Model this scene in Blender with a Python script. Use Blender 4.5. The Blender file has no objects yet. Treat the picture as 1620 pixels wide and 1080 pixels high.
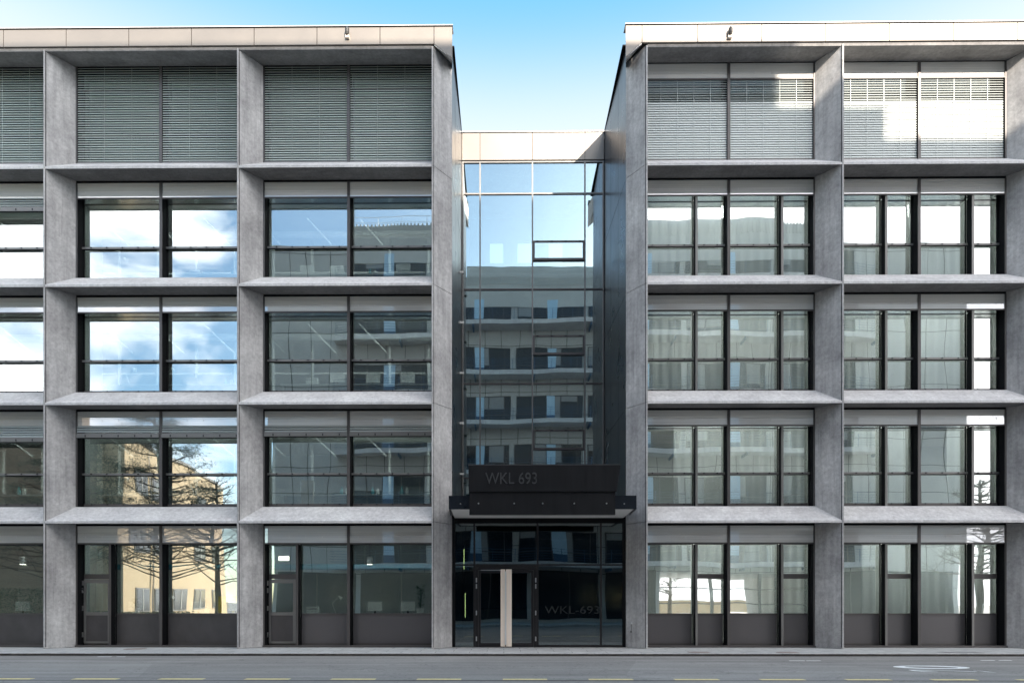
import bpy, math, random
from mathutils import Vector, Matrix
random.seed(7)
S = bpy.context.scene
COL = S.collection
R = math.radians

# ------------------------------------------------------------------ camera model
D, EYE, FPX, CX, HY, TH = 24.55, 1.70, 1080.0, 787.6, 951.0, -R(0.5)
def ray(px):
    a = (px-CX)/FPX
    return (math.sin(TH)+a*math.cos(TH), math.cos(TH)-a*math.sin(TH))
def PX(px, Y):
    d = ray(px); return d[0]/d[1]*(Y+D)
def PZ(px, py, Y):
    d = ray(px); return EYE+(HY-py)/FPX*(Y+D)/d[1]

# ------------------------------------------------------------------ materials
def newmat(name):
    m = bpy.data.materials.new(name); m.use_nodes = True
    nt = m.node_tree; nt.nodes.clear()
    out = nt.nodes.new('ShaderNodeOutputMaterial')
    return m, nt, out
def N(nt, t, **kw):
    n = nt.nodes.new(t)
    for k, v in kw.items():
        if k in n.inputs: n.inputs[k].default_value = v
        else: setattr(n, k, v)
    return n
def L(nt, a, b): nt.links.new(a, b)
def coords(nt, scale=(1, 1, 1)):
    tc = N(nt, 'ShaderNodeTexCoord'); mp = N(nt, 'ShaderNodeMapping')
    mp.inputs['Scale'].default_value = scale
    L(nt, tc.outputs['Object'], mp.inputs['Vector']); return mp.outputs['Vector']
def ramp(nt, fac, stops):
    r = N(nt, 'ShaderNodeValToRGB'); e = r.color_ramp.elements
    e[0].position, e[0].color = stops[0][0], (*stops[0][1], 1)
    e[1].position, e[1].color = stops[-1][0], (*stops[-1][1], 1)
    for p, c in stops[1:-1]:
        x = e.new(p); x.color = (*c, 1)
    L(nt, fac, r.inputs[0]); return r.outputs[0]
def mul(nt, a, b, f=1.0):
    m = N(nt, 'ShaderNodeMix', data_type='RGBA', blend_type='MULTIPLY'); m.inputs[0].default_value = f
    L(nt, a, m.inputs[6]); L(nt, b, m.inputs[7]); return m.outputs[2]
def g(v): return (v, v, v)
def plain(name, col, rough=.5, metal=0, var=.12, scale=3.0, stretch=(1, 1, 1), bump=0, spec=.5):
    m, nt, out = newmat(name)
    b = N(nt, 'ShaderNodeBsdfPrincipled'); b.inputs['Roughness'].default_value = rough
    b.inputs['Metallic'].default_value = metal; b.inputs['Specular IOR Level'].default_value = spec
    v = coords(nt, stretch)
    n = N(nt, 'ShaderNodeTexNoise', Scale=scale, Detail=6.0, Roughness=.6); L(nt, v, n.inputs['Vector'])
    c = ramp(nt, n.outputs[0], [(.25, tuple(x*(1-var) for x in col)), (.75, tuple(min(1, x*(1+var)) for x in col))])
    L(nt, c, b.inputs['Base Color'])
    rr = N(nt, 'ShaderNodeMapRange'); rr.inputs[3].default_value = max(.02, rough-.1); rr.inputs[4].default_value = min(1, rough+.1)
    L(nt, n.outputs[0], rr.inputs[0]); L(nt, rr.outputs[0], b.inputs['Roughness'])
    if bump:
        bp = N(nt, 'ShaderNodeBump', Strength=bump, Distance=.02); L(nt, n.outputs[0], bp.inputs['Height']); L(nt, bp.outputs[0], b.inputs['Normal'])
    L(nt, b.outputs[0], out.inputs[0]); return m
def concrete(name, base, warm=0.0, streak=(7, 7, .5), amp=1.0):
    m, nt, out = newmat(name)
    b = N(nt, 'ShaderNodeBsdfPrincipled'); b.inputs['Roughness'].default_value = .85
    b.inputs['Specular IOR Level'].default_value = .25
    v = coords(nt); vs = coords(nt, streak)
    n1 = N(nt, 'ShaderNodeTexNoise', Scale=.55, Detail=8.0, Roughness=.62); L(nt, v, n1.inputs[0])
    n2 = N(nt, 'ShaderNodeTexNoise', Scale=.8, Detail=5.0, Roughness=.6); L(nt, vs, n2.inputs[0])
    n3 = N(nt, 'ShaderNodeTexNoise', Scale=8.0, Detail=8.0, Roughness=.78); L(nt, v, n3.inputs[0])
    n4 = N(nt, 'ShaderNodeTexNoise', Scale=1.7, Detail=3.0, Roughness=.5); L(nt, v, n4.inputs[0])
    lo, hi = base*(1-.30*amp), base*(1+.26*amp)
    c = ramp(nt, n1.outputs[0], [(.3, (lo, lo*.985, lo*.99)), (.5, (base, base*.985, base*.985)), (.7, (hi, hi*.99, hi*.98+warm*0))])
    c2 = ramp(nt, n2.outputs[0], [(.33, g(.80)), (.62, g(1.06))])
    c3 = ramp(nt, n3.outputs[0], [(.32, g(.70)), (.68, g(1.20))])
    c4 = ramp(nt, n4.outputs[0], [(.36, (.84, .83, .84)), (.58, g(1.02))])
    c = mul(nt, c, c2, .85*amp); c = mul(nt, c, c3, .9); c = mul(nt, c, c4, .6)
    # pores, pale lime specks and thin run marks
    vo = N(nt, 'ShaderNodeTexVoronoi', Scale=5.0); L(nt, v, vo.inputs[0])
    c = mul(nt, c, ramp(nt, vo.outputs[0], [(.035, g(.45)), (.07, g(1.0))]), .7)
    vr = coords(nt, (11, 11, .35)); n5 = N(nt, 'ShaderNodeTexNoise', Scale=1.0, Detail=2.0); L(nt, vr, n5.inputs[0])
    c = mul(nt, c, ramp(nt, n5.outputs[0], [(.60, g(1.0)), (.70, g(.80))]), .6)
    L(nt, c, b.inputs['Base Color'])
    bp = N(nt, 'ShaderNodeBump', Strength=.22, Distance=.012); L(nt, n3.outputs[0], bp.inputs['Height']); L(nt, bp.outputs[0], b.inputs['Normal'])
    L(nt, b.outputs[0], out.inputs[0]); return m
def glass(name, tint=(.80, .86, .85), refl=(.92, .96, .97), r0=.37, wav=.02, wscale=.35, rough=0.0, zs=.5):
    m, nt, out = newmat(name)
    tr = N(nt, 'ShaderNodeBsdfTransparent'); tr.inputs[0].default_value = (*tint, 1)
    gl = N(nt, 'ShaderNodeBsdfGlossy'); gl.inputs['Color'].default_value = (*refl, 1); gl.inputs['Roughness'].default_value = rough
    v = coords(nt, (1, 1, zs))
    n = N(nt, 'ShaderNodeTexNoise', Scale=wscale, Detail=1.5, Roughness=.4); L(nt, v, n.inputs[0])
    bp = N(nt, 'ShaderNodeBump', Strength=1.0, Distance=wav); L(nt, n.outputs[0], bp.inputs['Height'])
    L(nt, bp.outputs[0], gl.inputs['Normal'])
    lw = N(nt, 'ShaderNodeLayerWeight', Blend=.35)
    mr = N(nt, 'ShaderNodeMapRange'); mr.inputs[3].default_value = r0; mr.inputs[4].default_value = 1.0
    p = N(nt, 'ShaderNodeMath', operation='POWER'); p.inputs[1].default_value = 2.2
    L(nt, lw.outputs['Facing'], p.inputs[0]); L(nt, p.outputs[0], mr.inputs[0])
    mx = N(nt, 'ShaderNodeMixShader'); L(nt, mr.outputs[0], mx.inputs[0]); L(nt, tr.outputs[0], mx.inputs[1]); L(nt, gl.outputs[0], mx.inputs[2])
    L(nt, mx.outputs[0], out.inputs[0]); return m
def emit(name, col, s):
    m, nt, out = newmat(name); e = N(nt, 'ShaderNodeEmission'); e.inputs[0].default_value = (*col, 1); e.inputs[1].default_value = s
    L(nt, e.outputs[0], out.inputs[0]); return m

M = {}
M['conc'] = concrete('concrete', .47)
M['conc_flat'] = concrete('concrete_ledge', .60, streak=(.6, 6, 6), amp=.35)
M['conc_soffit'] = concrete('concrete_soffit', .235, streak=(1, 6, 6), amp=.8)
M['fascia'] = plain('champagne_metal', (.235, .215, .195), .45, .5, .04, .6)
M['fascia_trim'] = plain('white_trim', (.75, .75, .75), .4, .3, .05)
M['frame'] = plain('brown_anodised_frame', (.095, .088, .088), .42, .35, .10, 2)
M['frame_light'] = plain('grey_anodised_frame', (.20, .195, .19), .40, .4, .08, 2)
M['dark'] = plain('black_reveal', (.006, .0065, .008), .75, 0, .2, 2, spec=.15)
M['clad'] = plain('dark_blue_cladding', (.020, .025, .035), .30, .55, .12, .8)
M['slat_green'] = plain('blind_slat_grey_green', (.50, .56, .535), .42, .2, .08, .5)
M['slat'] = plain('blind_slat', (.50, .54, .53), .42, .3, .05, 1)
M['blindbox'] = plain('blind_stack', (.68, .67, .65), .55, .1, .06, 1.2, (1, 1, 14))
M['panel'] = plain('base_panel', (.085, .078, .080), .5, .3, .22, 1.6, (1, 1, .6))
M['sign'] = plain('black_sign_sheet', (.012, .012, .014), .38, .3, .25, 1.4, (6, 1, .5))
M['soffit'] = plain('canopy_soffit', (.82, .80, .77), .7, 0, .05, 2)
M['letter'] = plain('letter_metal', (.095, .095, .10), .35, .6, .1, 3)
M['bronze'] = plain('brushed_handle', (.92, .80, .68), .45, .1, .07, 2, (8, 8, .4))
M['door_letter'] = plain('glass_letter', (.022, .026, .026), .6, spec=.2)
M['steel'] = plain('steel', (.62, .62, .62), .3, .9, .05, 4)
M['glass'] = glass('window_glass')
M['glass_r'] = glass('window_glass_tinted', (.93, .965, .95), (.95, .98, 1), .43)
M['glass_dark'] = glass('entrance_glass', (.36, .42, .41), (.80, .88, .90), .20)
M['glass_c'] = glass('hall_glass', (.66, .76, .73), (.88, .96, .99), .42, .016, .35)
M['glass_strip'] = glass('strip_glass', (.88, .90, .89), (.9, .94, .98), .20)
def coated(name, col, r0=.22):
    m, nt, out = newmat(name)
    d = N(nt, 'ShaderNodeBsdfDiffuse'); v = coords(nt, (.3, 1, 26)); n = N(nt, 'ShaderNodeTexNoise', Scale=1.0, Detail=2.0); L(nt, v, n.inputs[0])
    L(nt, ramp(nt, n.outputs[0], [(.35, tuple(x*.86 for x in col)), (.65, col)]), d.inputs[0])
    gl = N(nt, 'ShaderNodeBsdfGlossy'); gl.inputs['Roughness'].default_value = 0; gl.inputs['Color'].default_value = (.95, .97, 1, 1)
    x = N(nt, 'ShaderNodeMixShader'); x.inputs[0].default_value = r0; L(nt, d.outputs[0], x.inputs[1]); L(nt, gl.outputs[0], x.inputs[2]); L(nt, x.outputs[0], out.inputs[0]); return m
M['strip'] = coated('glazed_blind_strip', (.93, .92, .90), .27)
M['strip_shaded'] = coated('glazed_strip_upper_shaded', (.80, .79, .75), .22)  # greyer copy of the strip, shade under the soffit put into the colour
M['underside'] = plain('polished_underside', (.86, .88, .9), .12, 1, .02)
M['door_dark'] = plain('door_frame_dark', (.022, .021, .023), .35, .3, .1, 2)
M['floor'] = plain('interior_floor', (.22, .22, .21), .5, 0, .1)
M['ceil'] = plain('interior_ceiling', (.70, .70, .68), .8, 0, .05)
M['iwall'] = plain('interior_wall', (.42, .44, .43), .8, 0, .05)
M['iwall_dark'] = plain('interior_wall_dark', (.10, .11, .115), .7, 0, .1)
M['ivory'] = plain('white_laminate', (.72, .73, .71), .5, 0, .04)
M['curtain'] = plain('curtain_cloth', (.78, .84, .81), .95, 0, .06, 1, (6, 6, .3))
def cloth():
    m, nt, out = newmat('curtain_sheer'); d = N(nt, 'ShaderNodeBsdfDiffuse'); d.inputs[0].default_value = (.83, .86, .84, 1)
    t = N(nt, 'ShaderNodeBsdfTranslucent'); t.inputs[0].default_value = (.83, .86, .84, 1)
    x = N(nt, 'ShaderNodeMixShader'); x.inputs[0].default_value = .5; L(nt, d.outputs[0], x.inputs[1]); L(nt, t.outputs[0], x.inputs[2]); L(nt, x.outputs[0], out.inputs[0]); return m
M['curtain'] = cloth()
M['fill_glow'] = emit('added_fill_glow', (.98, 1, .95), 4.6)
M['fill_glow_left'] = emit('added_fill_glow_left', (.95, 1, .98), 10.0)
M['teal'] = plain('teal_duct', (.03, .17, .22), .35, .3, .1)
M['yellow'] = plain('yellow_plastic', (.62, .44, .05), .5, 0, .1)
M['blue'] = plain('blue_board', (.02, .06, .16), .5, 0, .1)
M['card'] = plain('cardboard', (.50, .40, .27), .8, 0, .08)
M['aqua'] = plain('aqua_plastic', (.10, .35, .38), .4, 0, .1)
M['black'] = plain('black_plastic', (.02, .02, .02), .4, 0, .1)
M['lamp'] = emit('lamp_glow', (1, .93, .75), 3.2)
M['lamp_green'] = emit('lamp_strip_glow', (.85, .9, .35), 1.6)
M['leaf'] = plain('pine_needles', (.050, .065, .028), .7, 0, .5, 4)
M['leaf2'] = plain('hedge_leaves', (.045, .075, .03), .7, 0, .4, 4)
M['bark'] = plain('bark', (.10, .075, .055), .9, 0, .3, 6, (1, 1, .3), .4)
M['plant'] = plain('plant_leaves', (.05, .10, .05), .6, 0, .3, 6)
M['oppanel'] = plain('opposite_panel', (.50, .50, .48), .6, 0, .10, .5)
M['opglass'] = plain('opposite_glass', (.012, .02, .03), .08, 0, .2, 1)
M['opdoor'] = plain('opposite_door', (.42, .62, .78), .3, 0, .1, 1)  # pale blue stands for bright sky reflected in the doors
M['opblue'] = plain('opposite_railing', (.05, .12, .22), .5, .2, .1, 1)
M['beige'] = plain('beige_render', (.70, .56, .37), .9, 0, .06, .4)
M['brown'] = plain('brown_cladding', (.26, .19, .13), .8, 0, .25, 1.5, (.3, 1, 4))
M['beige2'] = plain('grey_cladding', (.22, .22, .22), .7, 0, .1, .4)
M['yellow_paint'] = plain('yellow_road_paint', (.80, .68, .34), .75, 0, .22, 9)
M['white_paint'] = plain('white_road_paint', (.90, .91, .91), .7, 0, .12, 9)
M['gutter'] = plain('gutter_shade', (.05, .047, .043), .95, 0, .5, 3, (1, 3, 1))
M['iron'] = plain('rusty_iron', (.29, .25, .23), .9, 0, .2, 12)
M['plate'] = plain('grey_plate', (.27, .27, .27), .9, 0, .15, 6)

def asphalt():
    m, nt, out = newmat('asphalt')
    b = N(nt, 'ShaderNodeBsdfPrincipled'); b.inputs['Roughness'].default_value = .85
    v = coords(nt); vs = coords(nt, (.12, 1.6, 1))
    n = N(nt, 'ShaderNodeTexNoise', Scale=18.0, Detail=6.0, Roughness=.85); L(nt, v, n.inputs[0])
    n2 = N(nt, 'ShaderNodeTexNoise', Scale=.35, Detail=6.0, Roughness=.6); L(nt, v, n2.inputs[0])
    n3 = N(nt, 'ShaderNodeTexNoise', Scale=1.0, Detail=5.0, Roughness=.6); L(nt, vs, n3.inputs[0])
    c = ramp(nt, n2.outputs[0], [(.3, (.275, .262, .252)), (.7, (.325, .31, .30))])
    c = mul(nt, c, ramp(nt, n.outputs[0], [(.25, g(.62)), (.75, g(1.3))]), .9)
    c = mul(nt, c, ramp(nt, n3.outputs[0], [(.35, g(.78)), (.65, g(1.10))]), .9)
    wv = coords(nt, (.22, .5, 1)); ck = N(nt, 'ShaderNodeTexVoronoi', feature='DISTANCE_TO_EDGE', Scale=1.0); nw = N(nt, 'ShaderNodeTexNoise', Scale=1.5, Detail=5.0); L(nt, v, nw.inputs[0])
    ad = N(nt, 'ShaderNodeVectorMath', operation='ADD'); L(nt, wv, ad.inputs[0]); L(nt, nw.outputs['Color'], ad.inputs[1]); L(nt, ad.outputs[0], ck.inputs[0])
    c = mul(nt, c, ramp(nt, ck.outputs[0], [(.004, g(.42)), (.012, g(1.0))]), .55)
    pt = N(nt, 'ShaderNodeTexVoronoi', Scale=.16); pt.inputs['Randomness'].default_value = .9; L(nt, v, pt.inputs[0])
    sp_ = N(nt, 'ShaderNodeSeparateColor'); L(nt, pt.outputs['Color'], sp_.inputs[0])
    c = mul(nt, c, ramp(nt, sp_.outputs[0], [(.2, g(.90)), (.9, g(1.06))]), .8)
    L(nt, c, b.inputs['Base Color'])
    bp = N(nt, 'ShaderNodeBump', Strength=.4, Distance=.01); L(nt, n.outputs[0], bp.inputs['Height']); L(nt, bp.outputs[0], b.inputs['Normal'])
    L(nt, b.outputs[0], out.inputs[0]); return m
M['asphalt'] = asphalt()
def paving():
    m, nt, out = newmat('paving')
    b = N(nt, 'ShaderNodeBsdfPrincipled'); b.inputs['Roughness'].default_value = .8
    v = coords(nt)
    br = N(nt, 'ShaderNodeTexBrick', Scale=1.0); br.inputs['Brick Width'].default_value = 1.15; br.inputs['Row Height'].default_value = .62
    br.inputs['Mortar Size'].default_value = .012; br.inputs['Color1'].default_value = (.44, .445, .445, 1); br.inputs['Color2'].default_value = (.49, .495, .49, 1)
    br.inputs['Mortar'].default_value = (.15, .15, .15, 1); L(nt, v, br.inputs[0])
    n = N(nt, 'ShaderNodeTexNoise', Scale=2.2, Detail=8.0, Roughness=.7); L(nt, v, n.inputs[0])
    c = mul(nt, br.outputs[0], ramp(nt, n.outputs[0], [(.3, g(.70)), (.7, g(1.15))]), .9)
    L(nt, c, b.inputs['Base Color']); L(nt, b.outputs[0], out.inputs[0]); return m
M['paving'] = paving()
def perf():
    m, nt, out = newmat('perforated_sheet')
    b = N(nt, 'ShaderNodeBsdfPrincipled'); b.inputs['Roughness'].default_value = .42; b.inputs['Metallic'].default_value = .4
    v = coords(nt, (11, 11, 11))
    vo = N(nt, 'ShaderNodeTexVoronoi', Scale=1.0); vo.inputs['Randomness'].default_value = 0.0; L(nt, v, vo.inputs[0])
    c = ramp(nt, vo.outputs[0], [(.26, (.012, .012, .014)), (.36, (.12, .113, .118))])
    L(nt, c, b.inputs['Base Color']); L(nt, b.outputs[0], out.inputs[0]); return m
M['perf'] = perf()

# ------------------------------------------------------------------ mesh builder
class MB:
    def __init__(s): s.v, s.f, s.mi, s.mats, s.cur = [], [], [], [], 0
    def mat(s, name):
        if name not in s.mats: s.mats.append(name)
        s.cur = s.mats.index(name); return s
    def face(s, *pts):
        i = len(s.v); s.v += [tuple(p) for p in pts]; s.f.append(tuple(range(i, i+len(pts)))); s.mi.append(s.cur)
    def poly(s, vs, fs):
        i = len(s.v); s.v += [tuple(p) for p in vs]
        for f in fs: s.f.append(tuple(i+k for k in f)); s.mi.append(s.cur)
    def box(s, x0, x1, y0, y1, z0, z1):
        vs = [(x, y, z) for z in (z0, z1) for y in (y0, y1) for x in (x0, x1)]
        s.poly(vs, [(0, 2, 3, 1), (4, 5, 7, 6), (0, 1, 5, 4), (2, 6, 7, 3), (0, 4, 6, 2), (1, 3, 7, 5)]); return s
    def prism(s, pts, z0, z1):      # pts: xy outline, counter-clockwise
        n = len(pts)
        vs = [(x, y, z0) for x, y in pts]+[(x, y, z1) for x, y in pts]
        s.poly(vs, [tuple(reversed(range(n))), tuple(range(n, 2*n))]+[(i, (i+1) % n, n+(i+1) % n, n+i) for i in range(n)]); return s
    def extx(s, pts, x0, x1):       # pts: yz outline
        n = len(pts)
        vs = [(x0, y, z) for y, z in pts]+[(x1, y, z) for y, z in pts]
        s.poly(vs, [tuple(range(n)), tuple(reversed(range(n, 2*n)))]+[(i, n+i, n+(i+1) % n, (i+1) % n) for i in range(n)]); return s
    def tube(s, a, b, r, r2=None, n=8):
        a, b = Vector(a), Vector(b); r2 = r if r2 is None else r2
        d = (b-a).normalized(); u = d.orthogonal().normalized(); w = d.cross(u)
        vs = []
        for p, q in ((a, r), (b, r2)):
            for k in range(n):
                t = 2*math.pi*k/n; vs.append(p+u*math.cos(t)*q+w*math.sin(t)*q)
        s.poly(vs, [tuple(reversed(range(n))), tuple(range(n, 2*n))]+[(i, (i+1) % n, n+(i+1) % n, n+i) for i in range(n)]); return s
    def lathe(s, c, prof, n=16):
        cx, cy, cz = c; vs = []
        for r, z in prof:
            for k in range(n):
                t = 2*math.pi*k/n; vs.append((cx+r*math.cos(t), cy+r*math.sin(t), cz+z))
        m = len(prof); fs = []
        for j in range(m-1):
            for k in range(n): fs.append((j*n+k, j*n+(k+1) % n, (j+1)*n+(k+1) % n, (j+1)*n+k))
        fs.append(tuple(reversed(range(n)))); fs.append(tuple(range((m-1)*n, m*n)))
        s.poly(vs, fs); return s
    def build(s, name, parent=None, label=None, cat=None, group=None, kind=None, smooth=False, off=None):
        me = bpy.data.meshes.new(name); vv = s.v
        if off: vv = [(x-off[0], y-off[1], z-off[2]) for x, y, z in vv]
        me.from_pydata(vv, [], s.f)
        for n in s.mats: me.materials.append(M[n])
        me.polygons.foreach_set('material_index', s.mi)
        if smooth: me.polygons.foreach_set('use_smooth', [True]*len(s.f))
        me.update(); o = bpy.data.objects.new(name, me); COL.objects.link(o)
        if off: o.location = off
        if parent: o.parent = parent
        tag(o, label, cat, group, kind); return o
def mb(name): return MB().mat(name)
def tag(o, label=None, cat=None, group=None, kind=None):
    for k, v in (('label', label), ('category', cat), ('group', group), ('kind', kind)):
        if v: o[k] = v
    return o
def empty(name, loc=(0, 0, 0), label=None, cat=None, group=None, parent=None):
    o = bpy.data.objects.new(name, None); o.empty_display_size = .3; COL.objects.link(o); o.location = loc
    if parent: o.parent = parent
    return tag(o, label, cat, group)
def bevel(o, w=.01, seg=2):
    m = o.modifiers.new('bevel', 'BEVEL'); m.width = w; m.segments = seg; m.limit_method = 'ANGLE'; return o

# ------------------------------------------------------------------ key dimensions
YW, YG = .84, 1.24                       # window front plane, glass plane
XL = [PX(377, 0)-2*7.03, PX(377, 0)-7.03, PX(377, 0), PX(685, 0)]
XR = [PX(1022.5, 0), PX(1333, 0), PX(1333, 0)+7.05, PX(1333, 0)+14.1]
ZS = [0.0, 4.57, 8.85, 13.12, 17.39, 21.70]     # slab front edges
ZROOF = 22.37
XIL, XIR = -1.93, 4.54                   # inner faces of the recess at the front
XIL2, XIR2 = -1.85, 4.42                 # ... at the back
YC = 5.55                                # recessed hall glazing
SP = .60                                 # splay of the fins

B = empty('office_building', (0, 0, 0), 'five-storey concrete grid office building with two wings and a recessed glass entrance', 'building')

# ------------------------------------------------------------------ concrete columns
def column(x, side, zlist, inner=None):
    # side -1: left wing (splayed to +x), +1: right wing (splayed to -x)
    b = mb('conc')
    sp = inner if inner else SP
    for i in range(len(zlist)-1):
        z0, z1 = zlist[i]+.006, zlist[i+1]-.006
        w = .05
        if side < 0: pts = [(x-w, 0), (x, 0), (x+sp, YW+.002), (x+sp, YW+.45), (x-w, YW+.45)]
        else: pts = [(x, 0), (x+w, 0), (x+w, YW+.45), (x-sp, YW+.45), (x-sp, YW+.002)]
        b.prism(pts, z0, z1)
    b.mat('dark').box(x-.03 if side > 0 else x-.04, x+.04 if side > 0 else x+.03, .02, YW+.4, .05, zlist[-1]-.02)
    bevel(b.build('column', B), .006, 1)
zl = [0]+ZS[1:5]+[21.66]
for i, x in enumerate(XL): column(x, -1, zl if i < 3 else [0]+ZS[1:5]+[21.68], (XIL-XL[3]) if i == 3 else None)
for i, x in enumerate(XR[:3]): column(x, 1, zl, (XR[0]-XIR) if i == 0 else None)
column(XR[3], 1, zl)

# ------------------------------------------------------------------ ledges (floor slabs)
def ledge(x0, x1, z, side):
    pts = [(.012, z-.045), (YW+.03, z+.03), (YW+.42, z+.03), (YW+.42, z+.66), (YW-.01, z+.66), (.012, z+.04)]
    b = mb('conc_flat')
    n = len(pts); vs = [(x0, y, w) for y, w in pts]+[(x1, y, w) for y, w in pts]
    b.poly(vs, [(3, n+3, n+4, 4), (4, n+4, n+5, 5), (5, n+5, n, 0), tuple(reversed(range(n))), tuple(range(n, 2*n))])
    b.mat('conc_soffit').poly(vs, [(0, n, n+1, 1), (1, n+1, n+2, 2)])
    b.build('ledge', B)
def bays():
    for i in range(3): yield XL[i]+.001, XL[i+1]-.052, XL[i], -1, i
    for i in range(3): yield XR[i]+.052, XR[i+1]-.001, XR[i+1], 1, i
for x0, x1, xc, side, i in bays():
    for z in ZS[1:5]: ledge(x0, x1, z, side)

# roof soffit beams and fascia
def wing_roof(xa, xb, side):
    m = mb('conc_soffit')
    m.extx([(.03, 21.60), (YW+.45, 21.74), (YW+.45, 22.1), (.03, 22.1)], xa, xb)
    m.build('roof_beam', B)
wing_roof(XL[0]-.04, XL[3]-.052, -1); wing_roof(XR[0]+.052, XR[3]+.04, 1)

def fascia(xa, xb, joints, corner, side):
    f = mb('fascia'); z0, z1 = 21.73, 22.34
    js = sorted([xa]+[j for j in joints if xa < j < xb]+[xb])
    for a, c in zip(js[:-1], js[1:]): f.box(a+.012, c-.012, -.03, .06, z0, z1)
    f.mat('dark').box(xa+.02, xb-.02, .03, .10, z0+.02, z1-.01)
    # folded corner panel following the splay
    xi = corner
    f.mat('fascia')
    xi = PX(715.5, -.03) if side < 0 else PX(990, -.03)
    xo = xb if side < 0 else xa
    xo2 = xo-.01 if side > 0 else xo+.01
    zl_ = 21.21
    q = [(xo2, 21.73), (xi, zl_), (xi, z1), (xo2, z1)]
    vs = [(x, -.03, z) for x, z in q]+[(x, -.005, z) for x, z in q]
    fs = [(0, 1, 2, 3), (7, 6, 5, 4), (0, 4, 5, 1), (1, 5, 6, 2), (2, 6, 7, 3), (3, 7, 4, 0)]
    f.poly(vs, fs)
    xw = XIL if side < 0 else XIR
    f.mat('fascia_trim')
    f.face((xo2, -.006, 21.725), (xi, -.006, zl_+.004), (xw, YW-.01, 21.66), (xo2+(.01 if side > 0 else -.01), .01, 21.70))
    f.mat('fascia')
    f.face((xi, -.004, zl_), (xw, YW+.02, zl_+.3), (xw, YW+.02, z1), (xi, -.004, z1))
    f.build('fascia', B)
    t = mb('dark'); t.box(min(xa, xi)-.01, max(xb, xi)+.01, -.05, .10, z1+.002, z1+.03)
    t.mat('fascia_trim').box(min(xa, xi)-.02, max(xb, xi)+.02, -.06, .35, z1+.032, z1+.06)
    t.build('roof_edge', B)
fascia(XL[0]-.04, XL[3]+.04, [PX(p, 0) for p in (-191, -92, 6.5, 105.5, 204.5, 303.5, 402.5, 501.8, 601.4)], XIL, -1)
fascia(XR[0]-.16, XR[3]+.04, [PX(p, 0) for p in (1103.5, 1204.7, 1305.6, 1406.6, 1507.5, 1609, 1711, 1812)], XIR, 1)
def roof(xa, xb, name='roof'):
    mb('conc').box(xa, xb, .36, 14, 22.12, 22.36).build(name, B)
roof(XL[0]-.04, XIL-.03); roof(XR[0]-.5, XR[3]+.04)

# ------------------------------------------------------------------ windows
def blind(parent, x0, x1, ztop, zbot, y, tilt, zsplit=None, tilt2=None, pitch=.0885, cords=2, name='blind', wdt=.08, sm='slat'):
    b = mb(sm); z = ztop
    while z > zbot+.03:
        t = R(tilt if (zsplit is None or z > zsplit) else tilt2)
        dy, dz = math.cos(t)*wdt/2, math.sin(t)*wdt/2
        ny, nz = -math.sin(t)*.007, math.cos(t)*.007
        a, m_, c = (y-dy, z-dz), (y+ny, z+nz), (y+dy, z+dz)
        b.face((x0, *a), (x1, *a), (x1, *m_), (x0, *m_)); b.face((x0, *m_), (x1, *m_), (x1, *c), (x0, *c))
        z -= pitch
    b.mat('frame_light').box(x0, x1, y-.03, y+.03, zbot-.02, zbot+.03)
    b.mat(sm)
    for k in range(cords):
        xx = x0+(x1-x0)*(k+1)/(cords+1)*1.0
        b.box(xx-.005, xx+.005, y-.045, y-.042, zbot, ztop)
    return b.build(name, parent)

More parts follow.
